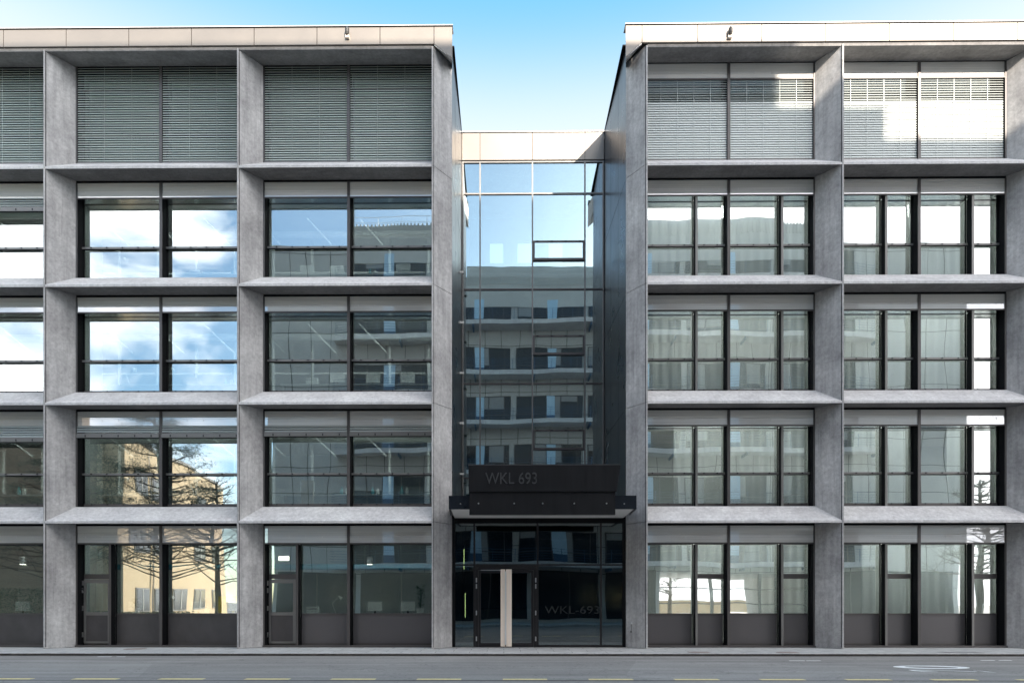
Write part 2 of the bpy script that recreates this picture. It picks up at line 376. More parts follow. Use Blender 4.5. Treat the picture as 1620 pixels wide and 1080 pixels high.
def window(x0, x1, fl, side, split=None, low=0, top=False, bar=None, door=False, gm='glass', perfo=False):
    """one half bay: x0..x1 at the window plane; split: x of an extra post; low: metres the blind hangs below its box"""
    zf, zn = ZS[fl], ZS[fl+1]
    zb = zf+.66 if fl else 0.04
    zt = zn+.03 if fl < 4 else 21.74
    zs = zn-.60 if fl else zn-.68           # bottom of the blind strip
    if fl == 4: zs = 21.10
    w = empty('window', ((x0+x1)/2, YW, zb), parent=B)
    off = ((x0+x1)/2, YW, zb)
    def put(b, name):
        o = b.build(name, w); o.location = (-off[0], -off[1], -off[2]); return o
    pw = .05
    fr = mb('frame')
    zstop = zs
    # side posts: front strip + deep black reveal
    for a, c in ((x0, x0+pw), (x1-pw, x1)):
        fr.mat('frame').box(a, c, YW, YW+.03, zb, zt-.075)
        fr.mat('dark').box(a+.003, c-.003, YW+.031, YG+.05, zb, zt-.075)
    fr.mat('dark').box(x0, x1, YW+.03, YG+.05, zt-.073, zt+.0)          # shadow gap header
    if top and side < 0:
        pass
    else:
        fr.mat('frame').box(x0+pw, x1-pw, YW+.005, YW+.05, zs-.05, zs-.002)  # line under strip
    posts = []
    if split and not top:
        posts.append(split)
        fr.mat('frame_light' if side > 0 else 'frame').box(split-.04, split+.04, YW+.06, YW+.09, zb, zs-.051)
        fr.mat('dark').box(split-.037, split+.037, YW+.091, YG-.031, zb, zs-.051)
    # glass-plane frames
    zg0 = zb+.16 if fl else 1.26
    zg1 = zs-.0
    segs = []
    xs = [x0+pw]+[p for p in posts]+[x1-pw]
    for k, (a, c) in enumerate(zip(xs[:-1], xs[1:])):
        a2 = a+(.04 if k else 0); c2 = c-(.04 if k < len(xs)-2 else 0)
        segs.append((a2, c2, k))
    fm = 'frame'
    for a, c, k in segs:
        narrow = (c-a) < 1.35 and fl == 0
        f2 = fr.mat(fm)
        t = .045
        t2 = .018 if side > 0 else .03; fr.mat('dark').box(a, a+t2, YG-.03, YG+.05, zb, zg1).box(c-t2, c, YG-.03, YG+.05, zb, zg1); fr.mat(fm)
        f2.box(a+t, c-t, YG-.0, YG+.05, zg1-.045, zg1)
        if fl:
            f2.box(a+t, c-t, YG-.06, YG+.05, zb, zg0)
            zr = zf+1.90
            f2.mat('frame_light').box(a, c, YG-.10, YG-.031, zr, zr+.075); f2.mat(fm)
            f2.mat('dark').box(a, c, YG-.09, YG-.032, zr-.018, zr-.001)
            n = 5 if c-a > 2 else (3 if c-a > 1.4 else 2)
            for q in range(n):
                xx = a+(c-a)*(q+.6)/(n+.2)
                f2.tube((xx, YG-.125, zr+.045), (xx, YG-.101, zr+.045), .028, n=6)
                f2.tube((xx, YG-.085, zb+.14), (xx, YG-.061, zb+.14), .024, n=6)
        else:
            f2.box(a+t, c-t, YG-.03, YG+.05, 1.19, 1.26)
            f2.box(a+t, c-t, YG-.03, YG+.05, zb, zb+.10)
            if narrow or bar: 
                if narrow: f2.box(a+t, c-t, YG-.045, YG+.05, 2.56, 2.74)
    if fl == 0:
        fr.mat('frame').box(x0, x1, YW-.06, YW+.12, -.0+.005, .075)
        fr.mat('dark').box(x0, x1, YW-.0, YG+.05, .076, .10) if False else None
    put(fr, 'frame')
    # panes
    for a, c, k in segs:
        t = .045
        if fl == 0 and (c-a) < 1.35:
            rng = [(zg0, 2.56), (2.74, zg1-.045)]
        elif fl: rng = [(zg0, zg1-.045)]
        else: rng = [(1.26, zg1-.045)]
        if top: rng = [(zb+.05, zt-.1)]
        for q0, q1 in rng:
            tilt = random.uniform(-.002, .002)
            p = mb(gm); p.box(a+.018, c-.018, YG+.0, YG+.012, q0-.01, q1+.01); put(p, 'pane')
        if fl == 0:
            p = mb('perf' if (perfo and k != -1) else 'panel'); p.box(a+t, c-t, YG-.01, YG+.03, zb+.10, 1.19); put(p, 'parapet_panel')
    if fl == 0 and door:
        a, c, k = segs[0] if side < 0 else segs[-1]
        lf = mb('frame_light'); 
        for u0, u1, v0, v1 in ((a+.05, a+.13, .12, 2.54), (c-.19, c-.05, .12, 2.54), (a+.13, c-.19, 2.40, 2.54), (a+.13, c-.19, 1.18, 1.30), (a+.13, c-.19, .12, .2)):
            lf.box(u0, u1, YG-.07, YG-.031, v0, v1)
        lf.mat('panel').box(a+.13, c-.19, YG-.05, YG-.032, .2, 1.18)
        put(lf, 'door_leaf')
        for zz in (.45, 1.45, 2.12, 2.4):
            put(mb('steel').box(a-.005, a+.035, YG-.10, YG-.065, zz-.09, zz+.09), 'hinge')
    # blind strip: soffit shade painted into upper part, sky reflection into paler lower
    sx0, sx1 = x0+pw, x1-pw
    if not (top and side < 0):
        zq = zs+(zt-.08-zs)*.46
        st = mb('strip').box(sx0, sx1, YW+.03, YW+.20, zs+.0, zq-.004)
        st.mat('strip_shaded').box(sx0, sx1, YW+.034, YW+.20, zq, zt-.08)
        for q in range(5):
            xx = sx0+(sx1-sx0)*(q+.5)/5
            st.mat('blindbox').box(xx-.009, xx+.009, YW+.022, YW+.029, zs+.17, zs+.25)
        st.mat('underside').box(sx0, sx1, YW+.051, YG-.001, zs-.03, zs-.002)
        put(st, 'blind_box')
    if low:
        o = blind(w, sx0+.01, sx1-.01, zs-.02, zs-low, YW+.0, 66, cords=0); o.location = (-off[0], -off[1], -off[2])
        bb = mb('frame_light').box(sx0, sx1, YW-.045, YW+.0, zs-low-.14, zs-low-.022)
        for q in range(5):
            xx = sx0+(sx1-sx0)*(q+.55)/5
            bb.mat('black').box(xx-.02, xx+.02, YW-.06, YW-.046, zs-low-.12, zs-low-.04)
        bb.mat('dark').box(sx0, sx1, YW-.03, YW+.0, zs-low-.17, zs-low-.142)
        put(bb, 'blind_rail')
    if top:
        if side < 0:
            o = blind(w, sx0+.01, sx1-.01, zt-.10, zb+.04, YW+.05, 58, cords=2, sm='slat_green')
        else:
            o = blind(w, sx0+.01, sx1-.01, zs-.07, zb+.04, YW+.08, 55, zsplit=20.30, tilt2=76, cords=4)
        o.location = (-off[0], -off[1], -off[2])
    return w

LOW = {(0, 3): (.0, .38), (0, 1): (.45, .45), (1, 1): (.30, .30), (2, 1): (.26, .26)}
for x0, x1, xc, side, i in bays():
    if side < 0: a, c = XL[i]+SP, XL[i+1]-.052
    else: a, c = XR[i]+.052, XR[i+1]-SP
    mid = (a+c)/2
    for fl in range(5):
        for h, (p, q) in enumerate(((a, mid), (mid, c))):
            sp = None; door = False; gm = 'glass' if side < 0 else 'glass_r'
            if side > 0 and fl < 4: sp = p+(q-p)*.63
            if side < 0 and fl == 0 and h == 0: sp = p+(q-p)*(.39 if i else .39); door = True
            low = LOW.get((i, fl), (0, 0))[h] if side < 0 else 0
            window(p, q, fl, side, sp, low, fl == 4, door=door, gm=gm, perfo=(side > 0 or i == 2))

# ------------------------------------------------------------------ recess: side walls, hall glazing, parapet
def side_wall(xa, xb, sign, name='side_wall'):
    # xa at y=YW, xb at y=YC ; panels with open joints
    b = mb('clad'); ys = [YW+.02, 2.35, 3.95, YC]; zs = [4.4, 4.57, 8.85, 13.12, 17.39, 22.30]
    zs = [0.02]+zs[1:]
    for y0, y1 in zip(ys[:-1], ys[1:]):
        for z0, z1 in zip(zs[:-1], zs[1:]):
            f = lambda y: xa+(xb-xa)*(y-YW)/(YC-YW)
            pts = [(f(y0+.012), y0+.012), (f(y1-.012), y1-.012), (f(y1-.012)+sign*.04, y1-.012), (f(y0+.012)+sign*.04, y0+.012)]
            if sign > 0: pts = pts[::-1]
            b.prism(pts, z0+.012, z1-.012)
    b.mat('dark').prism([(xa+sign*.03, YW+.03), (xb+sign*.03, YC), (xb+sign*.2, YC+.3), (xa+sign*.2, YW+.3)][::(-1 if sign > 0 else 1)], .01, 22.3)
    b.mat('dark').box(min(xa, xb)-.01 if sign > 0 else min(xa,xb)-.06, max(xa, xb)+.06 if sign > 0 else max(xa,xb)+.01, YW, YC+.1, 22.31, 22.36)
    b.build(name, B)
side_wall(XIL, XIL2, -1); side_wall(XIR, XIR2, 1)

par = mb('fascia')
px_j = [XIL2+.01, PX(759.5, YC), PX(842.3, YC), PX(925.3, YC), XIR2-.01]
for a, c in zip(px_j[:-1], px_j[1:]): par.box(a+.01, c-.01, YC-.05, YC+.05, 21.12, 22.30)
par.mat('dark').box(XIL2, XIR2, YC+.0, YC+.12, 21.06, 22.28)
par.mat('dark').box(XIL2, XIR2, YC-.06, YC+.1, 22.303, 22.335).mat('fascia_trim').box(XIL2, XIR2, YC-.07, YC+.3, 22.337, 22.375)
par.build('parapet', B)
mb('conc').box(XIL-.05, XIR+.05, YC+.31, 14, 22.12, 22.36).build('roof', B)

CW = empty('curtain_wall', (0, YC, 4.8), parent=B)
def cput(b, name):
    o = b.build(name, CW); o.location = (0, -YC, -4.8); return o
hz = [4.80, 7.14, PZ(850, 607, YC), PZ(850, 458, YC), PZ(850, 307, YC), 21.06]
vx = [XIL2+.02, PX(759.5, YC), PX(842.3, YC), PX(925.3, YC), XIR2-.02]
for i, x in enumerate(vx):
    b = mb('frame_light'); xo = x+(.03 if i == 0 else (-.03 if i == 4 else 0))
    b.box(xo-.03, xo+.03, YC-.06, YC+.08, 4.8, 21.06); cput(b, 'mullion')
b = None
for z in hz[1:-1]:
    b = mb('frame_light' if z > 17 else 'frame').box(vx[0]+.06, vx[-1]-.06, YC-.05, YC+.07, z-.03, z+.03); cput(b, 'transom')
cput(mb('frame_light').box(vx[0]+.06, vx[-1]-.06, YC-.052, YC+.07, 21.0, 21.059), 'transom')
vents = [(PZ(884, 413, YC), PZ(884, 382, YC)), (PZ(884, 562, YC), PZ(884, 531, YC)), (PZ(884, 712, YC), PZ(884, 680, YC))]
for i in range(4):
    a, c = vx[i]+.03, vx[i+1]-.03
    if i == 0: a = vx[0]+.06
    if i == 3: c = vx[4]-.06
    for z0, z1 in zip(hz[:-1], hz[1:]):
        rng = [(z0+.03, z1-.03)]
        if i == 2:
            for v0, v1 in vents:
                if z0 < v0 and v1 < z1: rng = [(z0+.03, v0), (v1, z1-.03)]
        for q0, q1 in rng: cput(mb('glass_c').box(a, c, YC, YC+.012, q0, q1), 'pane')
a, c = vx[2]+.031, vx[3]-.031
for v0, v1 in vents:
    e = empty('vent_window', (0, 0, 0), parent=CW)
    f = mb('frame'); t = .07
    f.box(a, c, YC-.09, YC+.05, v0, v0+t+.03); f.box(a, c, YC-.09, YC+.05, v1-t, v1)
    f.box(a, a+t, YC-.09, YC+.05, v0+t+.03, v1-t); f.box(c-t, c, YC-.09, YC+.05, v0+t+.03, v1-t)
    for q in range(4):
        xx = a+(c-a)*(q+.3)/3.6; f.mat('dark').box(xx-.05, xx+.05, YC-.10, YC-.091, v1-.05, v1-.015)
    f.mat('glass_c').box(a+t, c-t, YC-.06, YC-.05, v0+t+.03, v1-t)
    o = f.build('vent_frame', CW); o.location = (0, -YC, -4.8)
    bpy.data.objects.remove(e)

# entrance glazing at ground level
YE = YW+.10
E = empty('entrance_glazing', (0, YE, 0), parent=B)
def eput(b, name):
    o = b.build(name, E); o.location = (0, -YE, 0); return o
ex = [XIL+.01, PX(750.5, YE), PX(850.5, YE), PX(950.5, YE), XIR-.01]
zt_e = 4.70; zm = PZ(850, 893, YE)
for i, x in enumerate(ex):
    w = .055 if i in (0, 4) else .035
    xo = x+(w if i == 0 else (-w if i == 4 else 0))
    eput(mb('dark' if i in (0, 4) else 'door_dark').box(xo-w, xo+w, YE-.05, YE+.06, .012, zt_e), 'mullion')
eput(mb('door_dark').box(ex[0]+.11, ex[-1]-.11, YE-.04, YE+.05, zm-.03, zm+.03), 'transom')
eput(mb('dark').box(ex[0]+.11, ex[-1]-.11, YE-.055, YE+.05, zt_e-.08, zt_e), 'transom')
eput(mb('door_dark').box(ex[2]+.035, ex[-1]-.11, YE-.045, YE+.05, .012, .09), 'transom')
for i in range(4):
    a, c = ex[i]+(.11 if i == 0 else .035), ex[i+1]-(.11 if i == 3 else .035)
    eput(mb('glass_dark').box(a, c, YE, YE+.012, zm+.03, zt_e-.08), 'pane')
    if i != 1: eput(mb('glass_dark').box(a, c, YE, YE+.012, .09 if i > 1 else .012, zm-.03), 'pane')

DR = empty('entrance_door', ((ex[1]+ex[2])/2, YE-.06, 0), parent=B)
dx0, dx1 = ex[1]+.036, ex[2]-.036; dm = PX(800.5, YE); do = (-(ex[1]+ex[2])/2, -(YE-.06), 0)
def dput(b, name, par=None):
    o = b.build(name, par or DR)
    o.location = do if par is None else (0, 0, 0); return o
f = mb('door_dark').box(dx0, dx1, YE-.05, YE+.05, zm-.20, zm-.031)
f.box(dx0, dx0+.11, YE-.05, YE+.05, .012, zm-.2).box(dx1-.11, dx1, YE-.05, YE+.05, .012, zm-.2)
f.mat('steel').box(dx0+.2, dm-.2, YE-.09, YE-.051, zm-.215, zm-.185)
f.mat('black').tube((dx0+.06, YE-.09, zm-.10), (dx0+.06, YE-.05, zm-.10), .05)
dput(f, 'door_frame')
for a, c in ((dx0+.115, dm-.005), (dm+.005, dx1-.115)):
    lf = mb('door_dark').box(a, a+.09, YE-.045, YE+.03, .02, zm-.215).box(c-.09, c, YE-.045, YE+.03, .02, zm-.215)
    lf.box(a+.09, c-.09, YE-.045, YE+.03, .02, .16).box(a+.09, c-.09, YE-.045, YE+.03, zm-.30, zm-.215)
    l = dput(lf, 'door_leaf')
    dput(mb('glass_dark').box(a+.09, c-.09, YE-.01, YE+.0, .16, zm-.30), 'pane', l)
for a, c in ((PX(792, YE-.12), PX(799.3, YE-.12)), (PX(800.6, YE-.12), PX(809.5, YE-.12))):
    h = dput(mb('bronze').box(a, c, YE-.16, YE-.10, .035, PZ(800, 900, YE-.12)), 'door_handle'); bevel(h, .006, 1)
dput(mb('fascia_trim').box(PX(798.6, YE-.17), PX(801.2, YE-.17), YE-.185, YE-.161, .10, PZ(800, 903, YE-.16)), 'door_handle')
for xx in (dx0+.02, dx1-.06):
    for zz in (.32, 1.28, 2.27, 2.50):
        dput(mb('steel').box(xx, xx+.045, YE-.09, YE-.051, zz-.085, zz+.085), 'hinge')

# ------------------------------------------------------------------ canopy and sign
YCN = -1.70
CN = empty('canopy', (0, YCN, 4.8), parent=B)
def nput(b, name):
    o = b.build(name, CN); o.location = (0, -YCN, -4.8); return o
x0c, x1c = PX(710, YCN), PX(1007, YCN)
zc0, zc1 = PZ(860, 804, YCN), PZ(860, 783.5, YCN)
# tray: dark sides, pale soffit inset
t = mb('clad').box(x0c, x1c, YCN, YCN+.03, zc0-.02, zc1)
t.prism([(x0c, YCN+.031), (x0c+.03, YCN+.031), (XIL+.04, -.02), (XIL+.01, -.02)], zc0-.02, zc1)
t.prism([(x1c-.03, YCN+.031), (x1c, YCN+.031), (XIR-.01, -.02), (XIR-.04, -.02)], zc0-.02, zc1)
t.prism([(XIL+.02, -.02), (XIR-.02, -.02), (XIR-.02, YC-.1), (XIL+.02, YC-.1)], zc0+.08, zc1-.1)
t.prism([(x0c+.035, YCN+.035), (x1c-.035, YCN+.035), (XIR-.05, -.021), (XIL+.05, -.021)], zc0+.06, zc1-.1)
nput(t, 'canopy_tray')
nput(mb('soffit').prism([(x0c+.06, YCN+.05), (x1c-.06, YCN+.05), (XIR-.1, YE-.06), (XIL+.1, YE-.06)], zc0+.0, zc0+.055), 'canopy_soffit')
nput(mb('dark').box(XIL+.01, XIR-.01, YE-.055, YE+.2, zt_e+.001, zc0+.3), 'canopy_frame')
# lower sign box
YS = YCN-.16
sb = mb('sign').box(PX(742.5, YS), PX(973.5, YS), YS, YCN-.002, PZ(860, 813.5, YS), PZ(860, 777.3, YS))
nput(sb, 'sign_box')
YS2 = YCN-.22
ax, bx_ = PX(741.5, YS2), PX(982, YS2)
z0s, z1s = PZ(860, 776.8, YS2), PZ(860, 735, YS2)
sg = MB().mat('sign')
fx = [(ax, z0s), (PX(975.5, YS2), z0s), (bx_, z1s), (ax-.01, z1s)]
vs = [(x, YS2, z) for x, z in fx]+[(x, YS2+.35, z) for x, z in fx]
sg.poly(vs, [(0, 1, 2, 3), (7, 6, 5, 4), (0, 4, 5, 1), (1, 5, 6, 2), (3, 2, 6, 7), (0, 3, 7, 4)])
sg.mat('letter').box(ax-.01, bx_, YS2-.012, YS2-.001, z1s-.012, z1s+.02)
nput(sg, 'sign_board')
for px in (757, 813.5, 858.5, 908.5, 959.5):
    nput(mb('steel').tube((PX(px, YS), YS-.03, PZ(px, 796, YS)), (PX(px, YS), YS-.001, PZ(px, 796, YS)), .026, n=8), 'bolt')
for px in (728.5, 987.5):
    nput(mb('steel').tube((PX(px, YCN), YCN-.03, PZ(px, 796.5, YCN)), (PX(px, YCN), YCN-.001, PZ(px, 796.5, YCN)), .024, n=8), 'bolt')
def text(body, x0, x1, z0, z1, y, mat, parent, name, depth=.02, ploc=(0, 0, 0), offset=0.0):
    cu = bpy.data.curves.new(name, 'FONT'); cu.body = body; cu.extrude = depth; cu.offset = offset; cu.resolution_u = 4
    to = bpy.data.objects.new(name+'_tmp', cu); COL.objects.link(to)
    bpy.context.view_layer.update()
    me = bpy.data.meshes.new_from_object(to.evaluated_get(bpy.context.evaluated_depsgraph_get()))
    bpy.data.objects.remove(to)
    xs = [v.co.x for v in me.vertices]; ys = [v.co.y for v in me.vertices]
    a, c, e, f_ = min(xs), max(xs), min(ys), max(ys)
    for v in me.vertices:
        x, yy, zz = v.co
        v.co = (x0+(x-a)/(c-a)*(x1-x0), y-zz, z0+(yy-e)/(f_-e)*(z1-z0))
    me.materials.clear(); me.materials.append(M[mat])
    o = bpy.data.objects.new(name, me); COL.objects.link(o); o.parent = parent; o.location = ploc; return o
text('WKL 693', PX(768, YS2), PX(849.5, YS2), PZ(800, 765, YS2), PZ(800, 747, YS2), YS2-.012, 'letter', CN, 'sign_letters', .012, (0, -YCN, -4.8), -.002)
text('WKL-693', PX(862, YE), PX(950, YE)-.05, PZ(900, 970, YE), PZ(900, 958, YE), YE-.004, 'door_letter', E, 'glass_lettering', .002, (0, -YE, 0), -.008)

# ------------------------------------------------------------------ interior shell
def interior(xa, xb, yb, wall_mat):
    for fl in range(5):
        z0 = ZS[fl]+.35 if fl else -.02
        z1 = ZS[fl+1]-.02 if fl < 4 else 21.72
        mb('floor').box(xa, xb, YW+.45, yb, (ZS[fl]+.04) if fl else -.2, z0 if fl else .02).build('floor_slab', B)
        mb(wall_mat).box(xa, xb, yb, yb+.15, z0, z1+.0).build('back_wall', B)
        mb('ceil').box(xa, xb, YW+.46, yb-.01, z1-.03 if fl < 4 else 21.75, z1+.05 if fl < 4 else 21.85).build('ceiling', B)
    for x in (xa-.1, xb):
        mb('iwall').box(x, x+.1, YW+.46, yb+.15, -.1, 22.1).build('end_wall', B)
interior(XL[0]-.04, XIL-.35, 8.5, 'iwall'); interior(XIR+.35, XR[3]+.04, 7.0, 'iwall')
# window piers closing the gap between columns and rooms, partitions between rooms
for x in XL[1:3]+XR[1:3]:
    mb('iwall').box(x-.1, x+.1, YG+.1, 3.4, .03, 21.7).build('partition', B)
# glazed partitions seen deep in the left wing
for fl in range(1, 4):
    z0 = ZS[fl]+.36; z1 = ZS[fl+1]-.06
    b = mb('ivory'); x = XL[0]+.6
    while x < XIL-1.2:
        b.box(x, x+.09, 4.4, 4.48, z0, z1); b.box(x+.1, x+1.55, 4.4, 4.46, z0+2.15, z0+2.22)
        b.box(x+.1, x+1.55, 4.4, 4.46, z0+.02, z0+.1); x += 1.65
    b.build('glazed_partition', B)
    # ceiling braces / ducts
    b = mb('ivory'); x = XL[0]+1
    while x < XIL-2:
        b.tube((x, 3.0, z1-.15), (x+1.0, 3.6, z1-1.1), .03, n=6); x += 2.1
    b.mat('iwall').tube((XL[0], 3.9, z1-.35), (XIL-.5, 3.9, z1-.35), .16, n=10)
    b.build('ceiling_brace', B)
b = mb('teal').tube((XL[1]+.2, 4.0, 3.15), (XIL-.5, 4.0, 3.15), .13, n=12); b.build('duct', B)
# hall behind the recessed glazing
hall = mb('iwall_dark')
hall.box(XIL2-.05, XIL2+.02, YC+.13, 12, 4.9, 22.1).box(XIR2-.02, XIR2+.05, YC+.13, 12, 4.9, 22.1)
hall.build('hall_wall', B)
for z in (7.9, 12.2, 16.45):
    mb('iwall').box(XIL2+.03, XIR2-.03, YC+1.2, 11.9, z-.35, z).build('landing', B)
# back wall with three window openings on the top landing
bw = mb('iwall'); yb = 11.9
hx = [(PX(775, yb), PX(796, yb)), (PX(819, yb), PX(842, yb)), (PX(868, yb), PX(890, yb))]
zw0, zw1 = PZ(800, 416, yb), PZ(800, 384, yb)
bw.box(XIL2+.02, XIR2-.02, yb, yb+.1, 4.9, zw0).box(XIL2+.02, XIR2-.02, yb, yb+.1, zw1, 22.1)
xx = XIL2+.02
for a, c in hx: bw.box(xx, a, yb, yb+.1, zw0, zw1); xx = c
bw.box(xx, XIR2-.02, yb, yb+.1, zw0, zw1); bw.build('back_wall', B)
# ground floor hall
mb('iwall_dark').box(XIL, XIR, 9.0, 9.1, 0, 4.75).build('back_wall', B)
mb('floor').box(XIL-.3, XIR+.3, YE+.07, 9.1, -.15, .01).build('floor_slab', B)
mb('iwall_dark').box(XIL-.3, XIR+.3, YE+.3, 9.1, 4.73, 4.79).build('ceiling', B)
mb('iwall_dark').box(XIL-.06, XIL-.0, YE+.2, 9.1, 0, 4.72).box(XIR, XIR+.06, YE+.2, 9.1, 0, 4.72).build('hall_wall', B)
for z0, z1, px in ((PZ(734, 900, 2), PZ(734, 868, 2), 734), (PZ(736, 976, 2), PZ(736, 938, 2), 736)):
    b = mb('lamp_green'); x = PX(px, 2.0); b.box(x-.011, x+.011, 2.0, 2.03, z0, z1)
    b.mat('black').box(x-.03, x+.03, 2.031, 2.08, z0-.05, z1+.05)
    b.build('strip_lamp', None, '%s yellow-green strip lamp behind the glass left of the entrance door' % ('upper' if px == 734 else 'lower'), 'lamp', 'strip lamps beside the entrance door')

# curtains behind the right wing windows
def curtain(xa, xb, z0, z1, y=1.40, label=None):
    b = mb('curtain'); n = int((xb-xa)/.06); vs = []
    for k in range(n+1):
        x = xa+(xb-xa)*k/n; yy = y+.045*math.sin(k*1.05)+.02*math.sin(k*.37+xa)
        vs += [(x, yy, z0), (x, yy, z1)]
    b.poly(vs, [(2*k, 2*k+2, 2*k+3, 2*k+1) for k in range(n)])
    o = b.build('curtain', None, label, 'curtain', 'pale curtains in the right wing', smooth=True)
    return o
rc = random.Random(21)
flname = ['ground-floor', 'second-storey', 'third-storey', 'fourth-storey']
for i in range(3):
    a, c = XR[i]+.1, XR[i+1]-SP-.1; mid = (a+c)/2
    bn = ['next to the entrance', 'second from the entrance', 'third from the entrance'][i]
    for fl in range(0, 4):
        z0 = ZS[fl]+.40 if fl else .08; z1 = ZS[fl+1]-.1
        for h, (p, q) in enumerate(((a, mid-.01), (mid+.01, c+.1))):
            p2 = p; cw = rc.random()
            if fl == 0 and i == 0 and h == 0: p2 = p+.75
            elif cw < .26 and fl < 2: p2 = p+(q-p)*rc.uniform(.25, .45)
            elif cw < .42 and fl < 2: q = q-(q-p)*rc.uniform(.15, .3)
            curtain(p2, q, z0, z1, y=1.40+.2*rc.random(), label='pale curtain, %s half of the %s window, right-wing bay %s' % ('left' if h == 0 else 'right', flname[fl], bn))

# added fill panels under the ceilings, out of sight, brightening rooms and curtains
for fl in range(4):
    zc = ZS[fl+1]-.06
    for k in range(3):
        b = mb('fill_glow').box(XR[k]+.6, XR[k+1]-.9, 2.5, 3.3, zc-.03, zc-.005); b.mat('frame_light').box(XR[k]+.56, XR[k+1]-.86, 2.46, 3.34, zc-.004, zc+.01)
        b.build('fill_light', B)
        if True:
            b = mb('fill_glow_left').box(XL[k]+1.0, XL[k+1]-.4, 1.6, 1.8, zc-.03, zc-.005)
            b.mat('frame_light').box(XL[k]+.96, XL[k+1]-.36, 1.56, 1.84, zc-.004, zc+.01)
            b.build('fill_light', B)

# ------------------------------------------------------------------ interior things
def lamp_pendant(x, y, z, drop, label):
    t = empty('pendant_lamp', (x, y, z), label, 'lamp', 'pendant lamps in the left wing ground floor')
    t2 = mb('black').tube((0, 0, .3), (0, 0, drop), .008, n=5); t2.build('cord', t)
    mb('steel').lathe((0, 0, 0), [(.13, 0), (.13, .28), (.06, .32)], 14).build('lamp_shade', t, smooth=False)
    mb('lamp').lathe((0, 0, -.012), [(.11, 0), (.11, .01)], 12).build('bulb', t)
lamp_pendant(PX(585, 3.2), 3.2, PZ(585, 892, 3.2), 4.5-PZ(585, 892, 3.2), 'steel cylinder pendant lamp in the ground-floor window left of the entrance')
lamp_pendant(PX(36, 3.2), 3.2, PZ(36, 892, 3.2), 4.5-PZ(36, 892, 3.2), 'steel pendant lamp behind the ground-floor window at the far left edge')
t = empty('hanging_sign_lamp', (PX(449, 2.2), 2.2, PZ(449, 886, 2.2)), 'small glowing box lamp on two rods above the side door nearest the entrance', 'lamp')
mb('lamp').box(-.19, .19, -.05, .05, .0, .16).build('light_box', t); mb('steel').box(-.21, .21, -.06, .06, .162, .23).build('housing', t)
mb('steel').box(-.13, -.12, -.005, .005, .231, 1.2).box(.12, .13, -.005, .005, .231, 1.2).build('rod', t)

def bench(x0, x1, y, z0, label, depth=.8, hgt=.9, mat='ivory'):
    t = empty('lab_bench', ((x0+x1)/2, y, z0), label, 'bench', 'lab benches by the windows')
    w = (x1-x0)/2
    mb(mat).box(-w, w, 0, depth, hgt-.05, hgt).build('worktop', t)
    for s in (-1, 1): mb('steel').box(s*(w-.1)-.03, s*(w-.1)+.03, .05, depth-.05, 0, hgt-.051).build('leg', t)
    mb('iwall').box(-w+.2, w-.2, .1, depth-.1, .1, hgt-.06).build('drawer_unit', t)
flab = {0: 'ground-floor', 1: 'second-storey', 2: 'third-storey', 3: 'fourth-storey'}
bayn = {0: 'leftmost', 1: 'middle', 2: 'entrance-side'}
rnd = random.Random(3)
def small_items(x, y, z, fl, i, k):
    where = 'in the %s %s left-wing window, %s' % (bayn[i], flab[fl], ['far left', 'left of centre', 'right of centre', 'far right'][k])
    r = rnd.random()
    if r < .35:
        t = empty('monitor', (x, y, z), 'pale computer monitor '+where, 'monitor', 'monitors on the lab benches')
        mb('ivory').box(-.28, .28, 0, .04, .15, .52).build('screen_housing', t)
        mb('black').box(-.03, .03, .01, .05, .01, .15).box(-.12, .12, -.05, .12, 0, .012).build('stand', t)
    elif r < .6:
        b = mb('card' if rnd.random() < .4 else 'ivory').box(-.22, .22, 0, .3, 0, .32)
        b.mat('frame_light').box(-.221, .221, -.003, -.001, .22, .235)
        b.build('storage_box', None, 'storage box '+where, 'box', 'boxes on the lab benches').location = (x, y, z)
    elif r < .8:
        b = mb('aqua').lathe((0, 0, 0), [(.06, 0), (.075, .12), (.03, .24), (.03, .32)], 10)
        b.mat('ivory').lathe((.2, 0, 0), [(.05, 0), (.06, .1), (.06, .22), (.02, .26)], 10)
        b.mat('ivory').box(-.35, .35, -.08, .1, -.012, -.001)
        b.build('bottle_tray', None, 'tray with two lab bottles '+where, 'bottles', 'bottle trays on the lab benches').location = (x, y, z)
    else:
        t = empty('desk_lamp', (x, y, z), 'white angled desk lamp '+where, 'desk lamp', 'desk lamps on the lab benches')
        mb('ivory').lathe((0, 0, 0), [(.09, 0), (.09, .02)], 12).build('base', t)
        mb('ivory').tube((0, 0, .02), (-.15, 0, .45), .014, n=6).tube((-.15, 0, .45), (.12, 0, .72), .014, n=6).build('arm', t)
        mb('ivory').tube((.10, 0, .74), (.22, 0, .62), .03, .08, n=10).build('lamp_shade', t)
for i in range(3):
    a, c = XL[i]+SP, XL[i+1]-.1
    for fl in range(4):
        z0 = ZS[fl]+.35 if fl else .02
        bench(a+.3, c-.2, 1.9, z0, 'long white lab bench in the %s left-wing window of the %s bay' % (flab[fl], bayn[i]), hgt=.95 if fl else 1.15)
        for k in range(4):
            small_items(a+.5+(c-a-.9)*(k+.3+.4*rnd.random())/4, 2.1+rnd.random()*.3, z0+(.965 if fl else 1.165), fl, i, k)
# tall partition desk screens
b = mb('card').box(-.23, .23, 0, .06, 0, 1.45); o = b.build('cardboard_panel', None, 'tall tan cardboard panel in the second-storey window left of the canopy', 'panel')
o.location = (PX(486, 1.75), 1.75, ZS[1]+.36)
